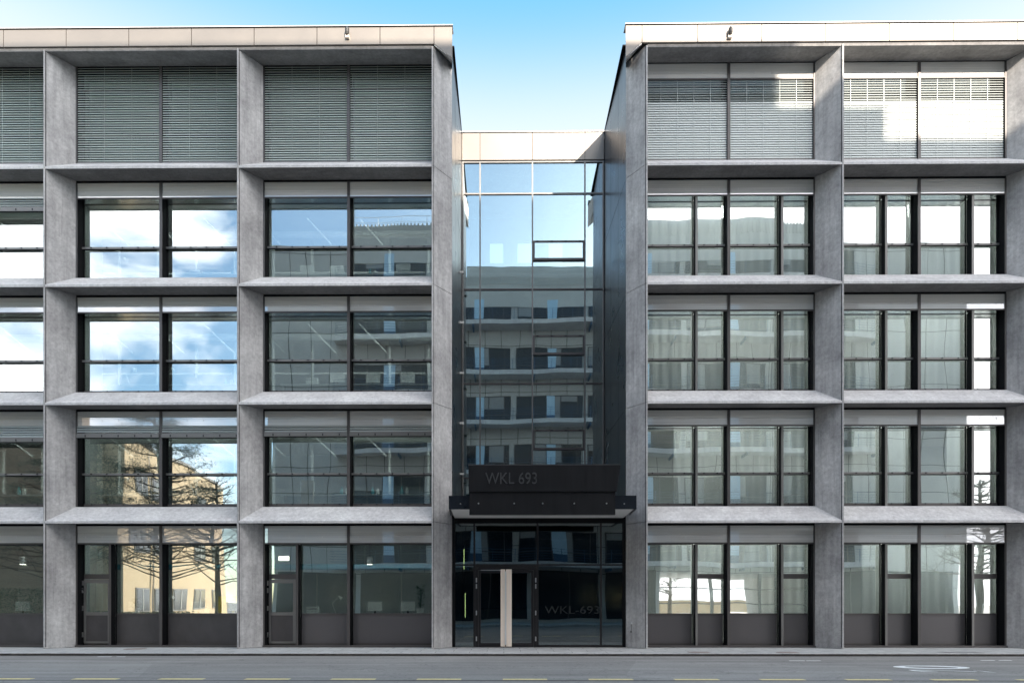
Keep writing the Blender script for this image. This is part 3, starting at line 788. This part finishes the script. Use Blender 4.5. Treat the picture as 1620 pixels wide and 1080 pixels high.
# plants on the ground floor
def plant(x, y, z, h, label, n=60, seed=1):
    r = random.Random(seed); t = empty('potted_plant', (x, y, z), label, 'plant', 'plants inside the ground floor')
    mb('ivory').lathe((0, 0, 0), [(.12, 0), (.16, .26), (.14, .26)], 12).build('pot', t)
    b = mb('plant')
    for k in range(n):
        an = r.uniform(0, 6.28); rr = r.uniform(.05, .4)*h; zz = .25+r.random()**.8*h
        p = Vector((math.cos(an)*rr*.6, math.sin(an)*rr*.6, zz)); d = Vector((math.cos(an), math.sin(an), r.uniform(-.2, .8))).normalized()*r.uniform(.08, .18)
        s_ = d.cross(Vector((0, 0, 1))).normalized()*.035
        b.face(p-d*.5, p+s_, p+d, p-s_)
    for k in range(6): b.tube((0, 0, .25), (r.uniform(-.2, .2)*h, r.uniform(-.2, .2)*h, .25+h*.8), .008, n=4)
    b.build('foliage', t)
plant(PX(215, 2.2), 2.2, 1.185, .45, 'small leafy pot plant on the ground-floor bench of the middle left-wing bay', 70, 2)
plant(PX(665, 2.2), 2.2, 1.185, .9, 'taller bamboo-like pot plant at the ground-floor window next to the entrance fin', 90, 3)
plant(PX(325, 2.2), 2.2, 1.185, .35, 'low bushy pot plant on the ground-floor bench right of the middle bay post', 80, 4)
b = mb('yellow').box(0, 1.5, 0, .1, 0, 1.9).mat('black').box(.4, .55, -.02, -.001, 1.0, 1.4)
b.build('yellow_screen', None, 'tall yellow screen inside the ground floor at the right of the middle bay', 'screen').location = (PX(345, 3.0), 3.0, .02)
# reception counter in the hall
t = empty('reception_counter', (PX(800, 6.0), 6.0, .01), 'white slatted reception counter with dark blue front seen through the glass doors', 'counter')
w = .5*(PX(842, 6)-PX(760, 6))
b = mb('ivory'); k = -w
while k < w: b.box(k, k+.09, -.02, 0.0, .85, 1.32); k += .1
b.build('counter_panel', t); mb('blue').box(-w, w, .001, .5, 0, .84).build('counter_base', t); mb('ivory').box(-w, w, .001, .5, .85, 1.35).build('counter_top', t)

# ------------------------------------------------------------------ small fittings on the facade
def fitting(px, label):
    x = PX(px, -.05); t = empty('roof_spotlight', (x, -.03, PZ(px, 60, -.03)), label, 'spotlight', 'small spotlights on the fascia')
    mb('bronze').box(-.07, .06, -.10, -.001, -.06, .03).build('bracket', t)
    mb('black').lathe((.0, -.11, .031), [(.05, 0), (.075, .07), (.075, .2), (.03, .27)], 12).build('lamp_housing', t)
fitting(550, 'small black spotlight on the beige fascia of the left wing')
fitting(1154.5, 'small black spotlight on the white-lit fascia of the right wing')
yk = .62
t = empty('key_box', (PX(998, yk), .58, PZ(998, 985, yk)), 'tiny steel key switch with hanging stopper on the fin right of the entrance', 'key switch')
mb('steel').lathe((0, -.12, -.03), [(.025, 0), (.03, .03), (.02, .06)], 10).build('switch_cap', t)
mb('black').tube((0, -.12, -.03), (-.02, -.12, -.3), .008, n=5).tube((-.02, -.13, -.33), (-.02, -.11, -.29), .03, n=8).build('stopper', t)

# ------------------------------------------------------------------ ground
YK = -2.08; ZR = -.085
def sheet(name, mat, x0, x1, y0, y1, z, kind='structure'):
    b = mb(mat); b.face((x0, y0, z), (x1, y0, z), (x1, y1, z), (x0, y1, z)); return b.build(name, None, kind=kind)
sheet('ground', 'asphalt', -600, 600, -600, 600, -.16)
mb('paving').box(-80, 80, YK+.14, 1.0, -.15, 0.0).build('pavement', None, kind='structure')
kb = mb('conc_flat'); x = -60
while x < 60:
    kb.box(x+.004, x+.996, YK, YK+.136, -.15, .004); x += 1.0
kb.mat('gutter'); kb.box(-60, 60, YK-.10, YK-.013, ZR-.05, ZR+.004).box(-60, 60, YK-.012, YK-.001, ZR-.05, -.018)  # dark strips paint the shade of the kerb face and its foot
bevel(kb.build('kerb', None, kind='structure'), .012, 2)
mb('asphalt').box(-80, 80, -22, YK-.002, -.155, ZR).build('road', None, kind='structure')
mb('paving').box(-80, 80, -45, -22.1, -.15, .02).build('far_pavement', None, kind='structure')
mb('dark').box(-60, 60, -9.12, -9.07, ZR, ZR+.003).build('road_seam', None, kind='structure')
YD0, YD1 = -8.93, -8.72
def zroad(py):    # Y on the road for an image row
    return (EYE-ZR)*FPX/(py-HY)-D
yd = -8.86
names = ['at the far left edge', 'below the fin left of the middle left bay', 'below the left-wing middle bay', 'below the left post of the entrance-side bay', 'below the entrance-side left bay', 'below the fin left of the entrance', 'below the glass entrance doors', 'below the fin right of the entrance', 'below the right-wing bay next to the entrance', 'below the second right-wing fin from the entrance', 'left of the white bicycle mark', 'right below the white bicycle mark', 'at the far right edge']
proto = None
for k in range(13):
    x0, x1 = PX(-19+135.75*k, yd), PX(51+135.75*k, yd)
    b = mb('yellow_paint').box(-(x1-x0)/2, (x1-x0)/2, -.10, .10, 0, .005)
    o = b.build('road_dash', None, 'yellow road dash '+names[k], 'road marking', 'yellow dashes along the road'); o.location = ((x0+x1)/2, yd, ZR+.001)
# white ticks near the kerb
def tick(pa, pb, py, label):
    y = zroad(py); xa, xb = PX(pa, y), PX(pb, y)
    o = mb('white_paint').box(-(xb-xa)/2, (xb-xa)/2, -.04, .04, 0, .005).build('road_tick', None, label, 'road marking', 'short white ticks near the kerb'); o.location = ((xa+xb)/2, y, ZR+.001)
tick(155, 176, 1038.6, 'left short white tick by the kerb below the left-wing middle bay')
tick(185, 198, 1038.6, 'right short white tick by the kerb below the left-wing middle bay')
tick(1249, 1273, 1044.2, 'left white tick by the kerb below the first right-wing bay')
tick(1276, 1298, 1044.2, 'right white tick by the kerb below the first right-wing bay')
tick(1552, 1573, 1043.5, 'white tick by the kerb at the right edge, left one')
tick(1581, 1600, 1043.5, 'white tick by the kerb at the right edge, right one')
# painted bicycle symbol (two strokes: wheel loop and frame stroke)
def rp(px, py): y = zroad(py); return Vector((PX(px, y), y, 0))
def stroke(b, pts, w):
    P = [rp(*p) for p in pts]
    for p, q, w0, w1 in zip(P[:-1], P[1:], w[:-1], w[1:]):
        b.face((p.x, p.y-w0, 0), (q.x, q.y-w1, 0), (q.x, q.y+w1, 0), (p.x, p.y+w0, 0))
b = mb('white_paint')
def ring(b, cx, cy, ax_, ay, t, n=28):
    vs = []
    for k in range(n):
        an = 2*math.pi*k/n
        for s in (1, 1-t): vs.append(rp(cx+ax_*s*math.cos(an)+2*ay*0, cy+ay*(s if s == 1 else s*.72)*math.sin(an)+.9*math.cos(an)))
    b.poly([tuple(v) for v in vs], [(2*k, (2*k+2) % (2*n), (2*k+3) % (2*n), 2*k+1) for k in range(n)])
ring(b, 1473.5, 1054.4, 61, 2.5, .30)
stroke(b, [(1440, 1059), (1475, 1059.0), (1545, 1061.2)], [.10, .035, .05])
stroke(b, [(1440, 1059.3), (1455, 1060.8), (1484, 1061.7)], [.09, .07, .02])
stroke(b, [(1541, 1058.6), (1549, 1060.0), (1576, 1062.8)], [.02, .22, .02])
o = b.build('bicycle_marking', None, 'white painted bicycle symbol on the asphalt at the right of the road', 'road marking'); o.location = (0, 0, ZR+.006)

def manhole(px, py, r, label, square=False):
    h = lambda yy: EYE*FPX/(yy-HY)-D
    y = h(py); x = PX(px, y)
    t = empty('manhole_cover', (x, y, 0), label, 'manhole cover', 'covers in the pavement')
    if square:
        mb('plate').box(-r, r, -.33, .33, .001, .007).build('cover_plate', t)
        mb('iron').box(-r+.05, -r+.09, -.3, .3, .0075, .010).box(r-.09, r-.05, -.3, .3, .0075, .010).build('rim', t)
    else:
        mb('iron').lathe((0, 0, .001), [(r, 0), (r, .006), (r-.05, .006)], 28).build('rim', t)
        mb('iron').lathe((0, 0, .0075), [(r-.07, 0), (r-.07, .004)], 28).build('cover_plate', t)
manhole(214, 1026.2, .38, 'round rusty manhole cover in the pavement below the left-wing middle bay')
manhole(1105, 1031.0, .37, 'left round rusty manhole cover below the first right-wing bay')
manhole(1246, 1031.2, .37, 'right round rusty manhole cover below the first right-wing bay')
manhole(1522, 1031.0, .62, 'rectangular grey cover plate in the pavement near the right edge', True)

# ------------------------------------------------------------------ across the street (seen mirrored in the glass)
OP = empty('opposite_building', (9, -28, 0), 'grey panelled block with balconies across the street, mirrored in the windows', 'building')
YO = -28.0
def oput(b, name):
    o = b.build(name, OP); o.location = (-9, 28, 0); return o
XA, XB = -18.8, 36.6; XT0, XT1 = -12.2, 24.5
H1, H2 = 30.4, 31.9
b = mb('oppanel')
b.box(XA, 12.6, YO-16, YO, 3.9, H1).box(12.6, 25, YO-16, YO, 3.9, H1).box(25, XB, YO-16, YO, 3.9, H1)
b.box(XA, 12.6, YO-16, YO, 0, 3.895).box(25, XB, YO-16, YO, 0, 3.895)
b.mat('frame')
for xx in (16.7, 20.8): b.box(xx-.1, xx+.1, YO-.5, YO-.3, 0, 3.9)
b.box(12.6, 25, YO-.45, YO-.38, 1.4, 1.5).box(12.6, 25, YO-.45, YO-.38, 2.6, 2.7).mat('oppanel')
b.box(XT0, XT1, YO-10, YO+.12, H1-1.4, H2)
oput(b, 'wall')
oput(mb('oppanel').box(-4.0, 25.1, YO-12, YO-8.0, H2, 36.9).box(25.1, 29.1, YO-12, YO-8, H1, 35.6).box(29.1, 36.4, YO-12, YO-8, 20, 34.4), 'roof_shade_block')  # added roof blocks, stepped to shade the facade below its roof edge
# panel joints as recessed dark lines
b = mb('dark'); x = XA
while x < XB:
    b.box(x-.02, x+.02, YO-.01, YO+.012, 4, H1-.1); x += 1.55
z = 4.0
while z < H1:
    b.box(XA, XB, YO-.01, YO+.010, z-.02, z+.02); z += 2.15
oput(b, 'panel_joints')
M['opblind'] = plain('opposite_blind', (.30, .31, .31), .6, 0, .06, 1, (.2, 1, 12))
rr = random.Random(5)
for s in range(6):
    zf = 4.75+s*4.5
    if zf > 28: break
    x = -12.6; k = 0
    while x < 28.0:
        wv = 6.85; x1 = x+wv-.5
        m = mb('opglass').box(x, x1, YO+.013, YO+.05, zf+.05, zf+2.55)
        m.mat('frame')
        u = x
        while u < x1-.3: m.box(u, u+.07, YO+.051, YO+.10, zf+.05, zf+2.55); u += 1.45
        m.box(x, x1, YO+.051, YO+.09, zf+2.48, zf+2.55).box(x, x1, YO+.051, YO+.09, zf+.85, zf+.9)
        oput(m, 'window')
        for q in range(4):
            if rr.random() < .45:
                h_ = rr.choice([.5, 1.1, 1.6, 2.3]); oput(mb('opblind').box(x+.08+q*1.45, x+1.44+q*1.45, YO+.052, YO+.07, zf+2.47-h_, zf+2.47), 'blind')
        oput(mb('opdoor').box(x+2.98, x+3.85, YO+.101, YO+.13, zf+.05, zf+2.5).mat('opblue').box(x+2.98, x+3.85, YO+.131, YO+.15, zf+.05, zf+.7), 'door')
        x += wv; k += 1
    n = 24; front = []
    for k in range(n+1):
        u = k/n; front.append((29.6-43.2*u, YO+1.1+.25*abs(math.sin(math.pi*u*3))+.6*math.sin(math.pi*u)))
    oput(mb('conc_flat').prism([(-13.6, YO+.092), (29.6, YO+.092)]+front[0:], zf-.38, zf+.0), 'balcony')
    r_ = mb('opblue')
    for k, ((xa, ya), (xb, yb_)) in enumerate(zip(front[:-1], front[1:])):
        for hh in (.2, .4, .6, .8, 1.0): r_.tube((xa, ya-.08, zf+hh), (xb, yb_-.08, zf+hh), .013, n=4)
        r_.tube((xa, ya-.08, zf), (xa, ya-.08, zf+1.05), .025, n=4)
        if k % 3 == 0: r_.box(xa-.06, xa+.06, YO+.1, ya-.1, zf-.60, zf-.385)
    for sx in (-13.55, 29.55):
        for hh in (.2, .4, .6, .8, 1.0): r_.tube((sx, YO+.1, zf+hh), (sx, YO+1.0, zf+hh), .013, n=4)
    oput(r_, 'railing')
# dark glazed street level
for x0, x1 in ((XA+.3, -12), (-11.5, -5), (-4.5, 2), (2.5, 7.5), (8, 12.3), (25.4, 30), (30.5, 36.2)):
    oput(mb('opglass').box(x0, x1, YO+.013, YO+.06, .3, 4.1).mat('frame').box((x0+x1)/2-.05, (x0+x1)/2+.05, YO+.061, YO+.09, .3, 4.1), 'window')
m = mb('oppanel'); x = XT0
while x < XT1: m.box(x, x+.12, YO+.121, YO+.20, H2-.75, H2+.12); x += .3
oput(m, 'roof_slats')
b = mb('steel'); x = XT0
while x < XT1-.5: b.tube((x, YO-.2, H2), (x, YO-.2, H2+.9), .02, n=4); x += 2
b.tube((XT0, YO-.2, H2+.9), (XT1, YO-.2, H2+.9), .02, n=4).tube((XT0, YO-.2, H2+.45), (XT1, YO-.2, H2+.45), .015, n=4)
oput(b, 'roof_railing')

BB = empty('beige_building', (-28, -30, 0), 'sunlit beige building with grey upper storey, seen mirrored in left windows', 'building')
def bput(b, name):
    o = b.build(name, BB); o.location = (28, 30, 0); return o
# long side wall facing the sun, running away from the street
def wallpt(s, z, o=0):   # s metres along
    return (-27.0-.16*s+o, -23.5-s, z)
b = mb('beige').prism([(-36, -24), (-28.6, -24), (-31.6, -50), (-36, -50)][::-1], 0, 14.3)
bput(b, 'wall')
bput(mb('beige2').prism([(-36.1, -24), (-28.45, -23.9), (-31.5, -50.1), (-36.1, -50.1)][::-1], 14.302, 14.55), 'roof_edge')
bput(mb('brown').prism([(-44, -23.0), (-30.6, -23.0), (-30.6, -23.9), (-44, -23.9)][::-1], 0, 16.5), 'end_block')
def wx(y): return -28.6-3.0*(-24-y)/26
for z in (.9, 5.6, 10.2):
    for y in (-27.5, -31.5, -36, -41, -46):
        x = wx(y)
        if z > 5 and y == -36: continue
        def pq(o0, o1, h, m_, z0_, z1_):
            ya, yb_ = y+h, y-h
            m_.prism([(wx(ya)+o0, ya), (wx(ya)+o1, ya), (wx(yb_)+o1, yb_), (wx(yb_)+o0, yb_)][::-1], z0_, z1_)
        m = mb('beige2'); pq(-.05, .06, 1.5, m, z, z+1.9); m.mat('opglass'); pq(-.04, .09, 1.35, m, z+.12, z+1.78)
        m.mat('ivory'); pq(-.05, .12, .05, m, z+.12, z+1.78)
        bput(m, 'window')
bput(mb('steel').tube((wx(-29.4)+.12, -29.4, 0), (wx(-29.4)+.12, -29.4, 14.2), .06, n=6), 'downpipe')
b = mb('beige').box(8, 34, -64.3, -64, 0, 1.5); b.mat('conc_flat').box(8, 34, -64.35, -63.95, 1.5, 1.6)
b.build('yard_wall', None, 'low beige yard wall behind the opposite block, glimpsed mirrored at street level', 'wall')
hb = mb('leaf2'); hr = random.Random(9)
for q in range(9000):
    px_ = hr.uniform(-37, -19.5); p = Vector((px_, -15.5+hr.gauss(0, .4), hr.random()**.7*(1.1 if px_ > -27.5 else 2.6))); d = Vector((hr.uniform(-1, 1), hr.uniform(-1, 1), hr.uniform(-.4, 1))).normalized()*.07
    s_ = d.cross(Vector((hr.random(), hr.random(), 1))).normalized()*.035; hb.face(p-d, p+s_, p+d, p-s_)
hb.build('hedge', None, 'low clipped hedge across the street, mirrored at the ground floor of the left wing', 'hedge')

def tree(x, y, h, label, seed, dense=True, spread=.32, lean=0):
    r = random.Random(seed); t = empty('pine_tree' if dense else 'bare_tree', (x, y, 0), label, 'tree', 'trees across the street')
    tb = mb('bark'); top = Vector((lean, 0, h))
    pts = [Vector((lean*(k/6)**1.3+r.uniform(-.1, .1), r.uniform(-.1, .1), h*k/6)) for k in range(7)]
    for k in range(6): tb.tube(pts[k], pts[k+1], .22*(1-k/7)+.02, .22*(1-(k+1)/7)+.02, 8)
    tips = []
    for k in range(34 if dense else 84):
        u = .28+.70*r.random(); i = min(5, int(u*6)); base = pts[i].lerp(pts[i+1], u*6-i)
        an = r.uniform(0, 6.28); ln = h*spread*(1.15-u)*r.uniform(.7, 1.2)+.4
        mid = base+Vector((math.cos(an)*ln*.55, math.sin(an)*ln*.55, ln*r.uniform(0, .25)))
        end = base+Vector((math.cos(an)*ln, math.sin(an)*ln, ln*r.uniform(-.05, .5)))
        tb.tube(base, mid, .05, .032, 5); tb.tube(mid, end, .032, .01, 5); tips += [mid.lerp(end, .2), mid.lerp(end, .6), end]
        for q in range(3 if dense else 7):
            p = mid.lerp(end, r.random()); e = p+Vector((r.uniform(-1, 1), r.uniform(-1, 1), r.uniform(-.3, 1)))*ln*.35
            tb.tube(p, e, .014, .004, 4); tips.append(e)
    tb.build('trunk', t)
    if dense:
        c = mb('leaf')
        for tp in tips:
            for q in range(70):
                p = tp+Vector((r.gauss(0, .32), r.gauss(0, .32), r.gauss(0, .13))); d = Vector((r.uniform(-1, 1), r.uniform(-1, 1), r.uniform(-.2, .6))).normalized()*.12
                s_ = d.cross(Vector((r.random(), r.random(), 1))).normalized()*.02
                c.face(p-d, p+s_, p+d, p-s_)
        c.build('crown', t)
tree(-20.6, -14, 12.8, 'tall dark pine across the street, mirrored in the middle left bay', 11, spread=.34)
tree(-27.5, -16, 12.5, 'broad dark pine across the street, mirrored at the left edge', 12, spread=.42)
tree(-18.6, -17, 9.5, 'bare slender tree across the street, mirrored at the left wing ground floor', 13, False, .42)
tree(-22.5, -18.5, 10.5, 'bare forked tree beside the pine across the street, mirrored left', 17, False, .42)
tree(-30, -18, 11, 'bare tall tree across the street, mirrored at the far left edge', 18, False, .45)
tree(30.5, -17, 9.5, 'bare spreading tree across the street, mirrored at the right edge', 14, False, .5)
tree(20, -55, 7.5, 'bare tree in the yard behind the opposite block', 15, False, .45)
tree(15.8, -57, 6.5, 'smaller bare tree in the yard behind the opposite block', 16, False, .45)

# ------------------------------------------------------------------ light, sky, camera
EL, AZ = 21.3, 22.0
sd = Vector((math.sin(R(AZ))*math.cos(R(EL)), -math.cos(R(AZ))*math.cos(R(EL)), math.sin(R(EL))))
su = bpy.data.lights.new('sun', 'SUN'); su.energy = 3.2; su.angle = R(.5); su.color = (1, .88, .74)
so = bpy.data.objects.new('sun', su); COL.objects.link(so); so.rotation_euler = sd.to_track_quat('Z', 'Y').to_euler(); so.location = (30, -60, 40)

CLOUD = 8.5
W = bpy.data.worlds.new('World'); S.world = W; W.use_nodes = True
nt = W.node_tree; nt.nodes.clear()
wo = N(nt, 'ShaderNodeOutputWorld'); bg = N(nt, 'ShaderNodeBackground'); bg.inputs[1].default_value = .15
sky = N(nt, 'ShaderNodeTexSky', sky_type='NISHITA'); sky.sun_disc = False; sky.sun_elevation = R(EL); sky.sun_rotation = R(180-AZ)
sky.altitude = 400; sky.air_density = 1.0; sky.dust_density = 1.2; sky.ozone_density = 1.6
tc = N(nt, 'ShaderNodeTexCoord')
mp = N(nt, 'ShaderNodeMapping'); mp.inputs['Scale'].default_value = (1.0, 1.0, 2.2); L(nt, tc.outputs['Generated'], mp.inputs[0])
n1 = N(nt, 'ShaderNodeTexNoise', Scale=2.6, Detail=9.0, Roughness=.58, Distortion=.35); L(nt, mp.outputs[0], n1.inputs[0])
cr = N(nt, 'ShaderNodeValToRGB'); cr.color_ramp.elements[0].position = .47; cr.color_ramp.elements[1].position = .63; L(nt, n1.outputs[0], cr.inputs[0])
sx = N(nt, 'ShaderNodeSeparateXYZ'); L(nt, tc.outputs['Generated'], sx.inputs[0])
mk = N(nt, 'ShaderNodeMapRange'); mk.inputs[1].default_value = .05; mk.inputs[2].default_value = -.30; L(nt, sx.outputs[1], mk.inputs[0])
# clear northern half: deep azure overhead, pale towards the horizon
hz_ = N(nt, 'ShaderNodeMapRange', interpolation_type='SMOOTHSTEP'); hz_.inputs[1].default_value = .545; hz_.inputs[2].default_value = .675
L(nt, sx.outputs[2], hz_.inputs[0])
north = N(nt, 'ShaderNodeMix', data_type='RGBA'); L(nt, hz_.outputs[0], north.inputs[0])
NTm = N(nt, 'ShaderNodeMix', data_type='RGBA'); NTm.inputs[0].default_value = .85; L(nt, sky.outputs[0], NTm.inputs[6]); NTm.inputs[7].default_value = (.38, 1.20, 1.95, 1)
NT = NTm.outputs[2]
north.inputs[6].default_value = (1.62, 1.86, 2.02, 1); L(nt, NT, north.inputs[7])
# glow of the hazy sky around the sun
dp = N(nt, 'ShaderNodeVectorMath', operation='DOT_PRODUCT'); dp.inputs[1].default_value = tuple(sd); L(nt, tc.outputs['Generated'], dp.inputs[0])
gr = N(nt, 'ShaderNodeMapRange', interpolation_type='SMOOTHSTEP'); gr.inputs[1].default_value = .965; gr.inputs[2].default_value = .995; L(nt, dp.outputs['Value'], gr.inputs[0])
az = N(nt, 'ShaderNodeMath', operation='DIVIDE'); L(nt, sx.outputs[0], az.inputs[0]); ay = N(nt, 'ShaderNodeMath', operation='ABSOLUTE'); L(nt, sx.outputs[1], ay.inputs[0]); L(nt, ay.outputs[0], az.inputs[1])
def band(a, b):
    m_ = N(nt, 'ShaderNodeMapRange', interpolation_type='SMOOTHSTEP'); m_.inputs[1].default_value = a; m_.inputs[2].default_value = b; L(nt, az.outputs[0], m_.inputs[0]); return m_.outputs[0]
left_, right_ = band(-.33, -.46), band(.16, .22)      # cloud banks either side of a clear gap
cm = N(nt, 'ShaderNodeMath', operation='MULTIPLY'); L(nt, cr.outputs[0], cm.inputs[0]); L(nt, left_, cm.inputs[1])
g1 = N(nt, 'ShaderNodeMath', operation='MAXIMUM'); L(nt, gr.outputs[0], g1.inputs[0]); L(nt, right_, g1.inputs[1])
mg = N(nt, 'ShaderNodeMath', operation='MAXIMUM'); L(nt, cm.outputs[0], mg.inputs[0]); L(nt, g1.outputs[0], mg.inputs[1])
south = N(nt, 'ShaderNodeMix', data_type='RGBA'); L(nt, mg.outputs[0], south.inputs[0]); L(nt, mul(nt, sky.outputs[0], (lambda c: (setattr(c.outputs[0], 'default_value', (.46, .54, .55, 1)), c.outputs[0])[1])(N(nt, 'ShaderNodeRGB')), 1.0), south.inputs[6]); cn = N(nt, 'ShaderNodeTexNoise', Scale=5.0, Detail=6.0, Roughness=.6); L(nt, mp.outputs[0], cn.inputs[0])
L(nt, ramp(nt, cn.outputs[0], [(.35, (CLOUD*.62, CLOUD*.63, CLOUD*.66)), (.62, (CLOUD, CLOUD*.97, CLOUD*.95))]), south.inputs[7])
fin = N(nt, 'ShaderNodeMix', data_type='RGBA'); L(nt, mk.outputs[0], fin.inputs[0]); L(nt, north.outputs[2], fin.inputs[6]); L(nt, south.outputs[2], fin.inputs[7])
L(nt, fin.outputs[2], bg.inputs[0]); L(nt, bg.outputs[0], wo.inputs[0])

cam = bpy.data.cameras.new('camera'); co = bpy.data.objects.new('camera', cam); COL.objects.link(co)
co.location = (0, -D, EYE); co.rotation_euler = (R(90), 0, -TH)
cam.sensor_width = 36; cam.lens = FPX/1620*36; cam.shift_x = (810-CX)/1620; cam.shift_y = (HY-540)/1620; cam.clip_end = 2000
S.camera = co
S.view_settings.view_transform = 'Standard'; S.view_settings.look = 'None'; S.view_settings.exposure = 1.88
S.view_settings.gamma = 1
cy = S.cycles
cy.max_bounces = 8; cy.transparent_max_bounces = 24; cy.glossy_bounces = 5; cy.diffuse_bounces = 4
cy.caustics_reflective = False; cy.caustics_refractive = False; cy.sample_clamp_indirect = 6
cy.use_denoising = True
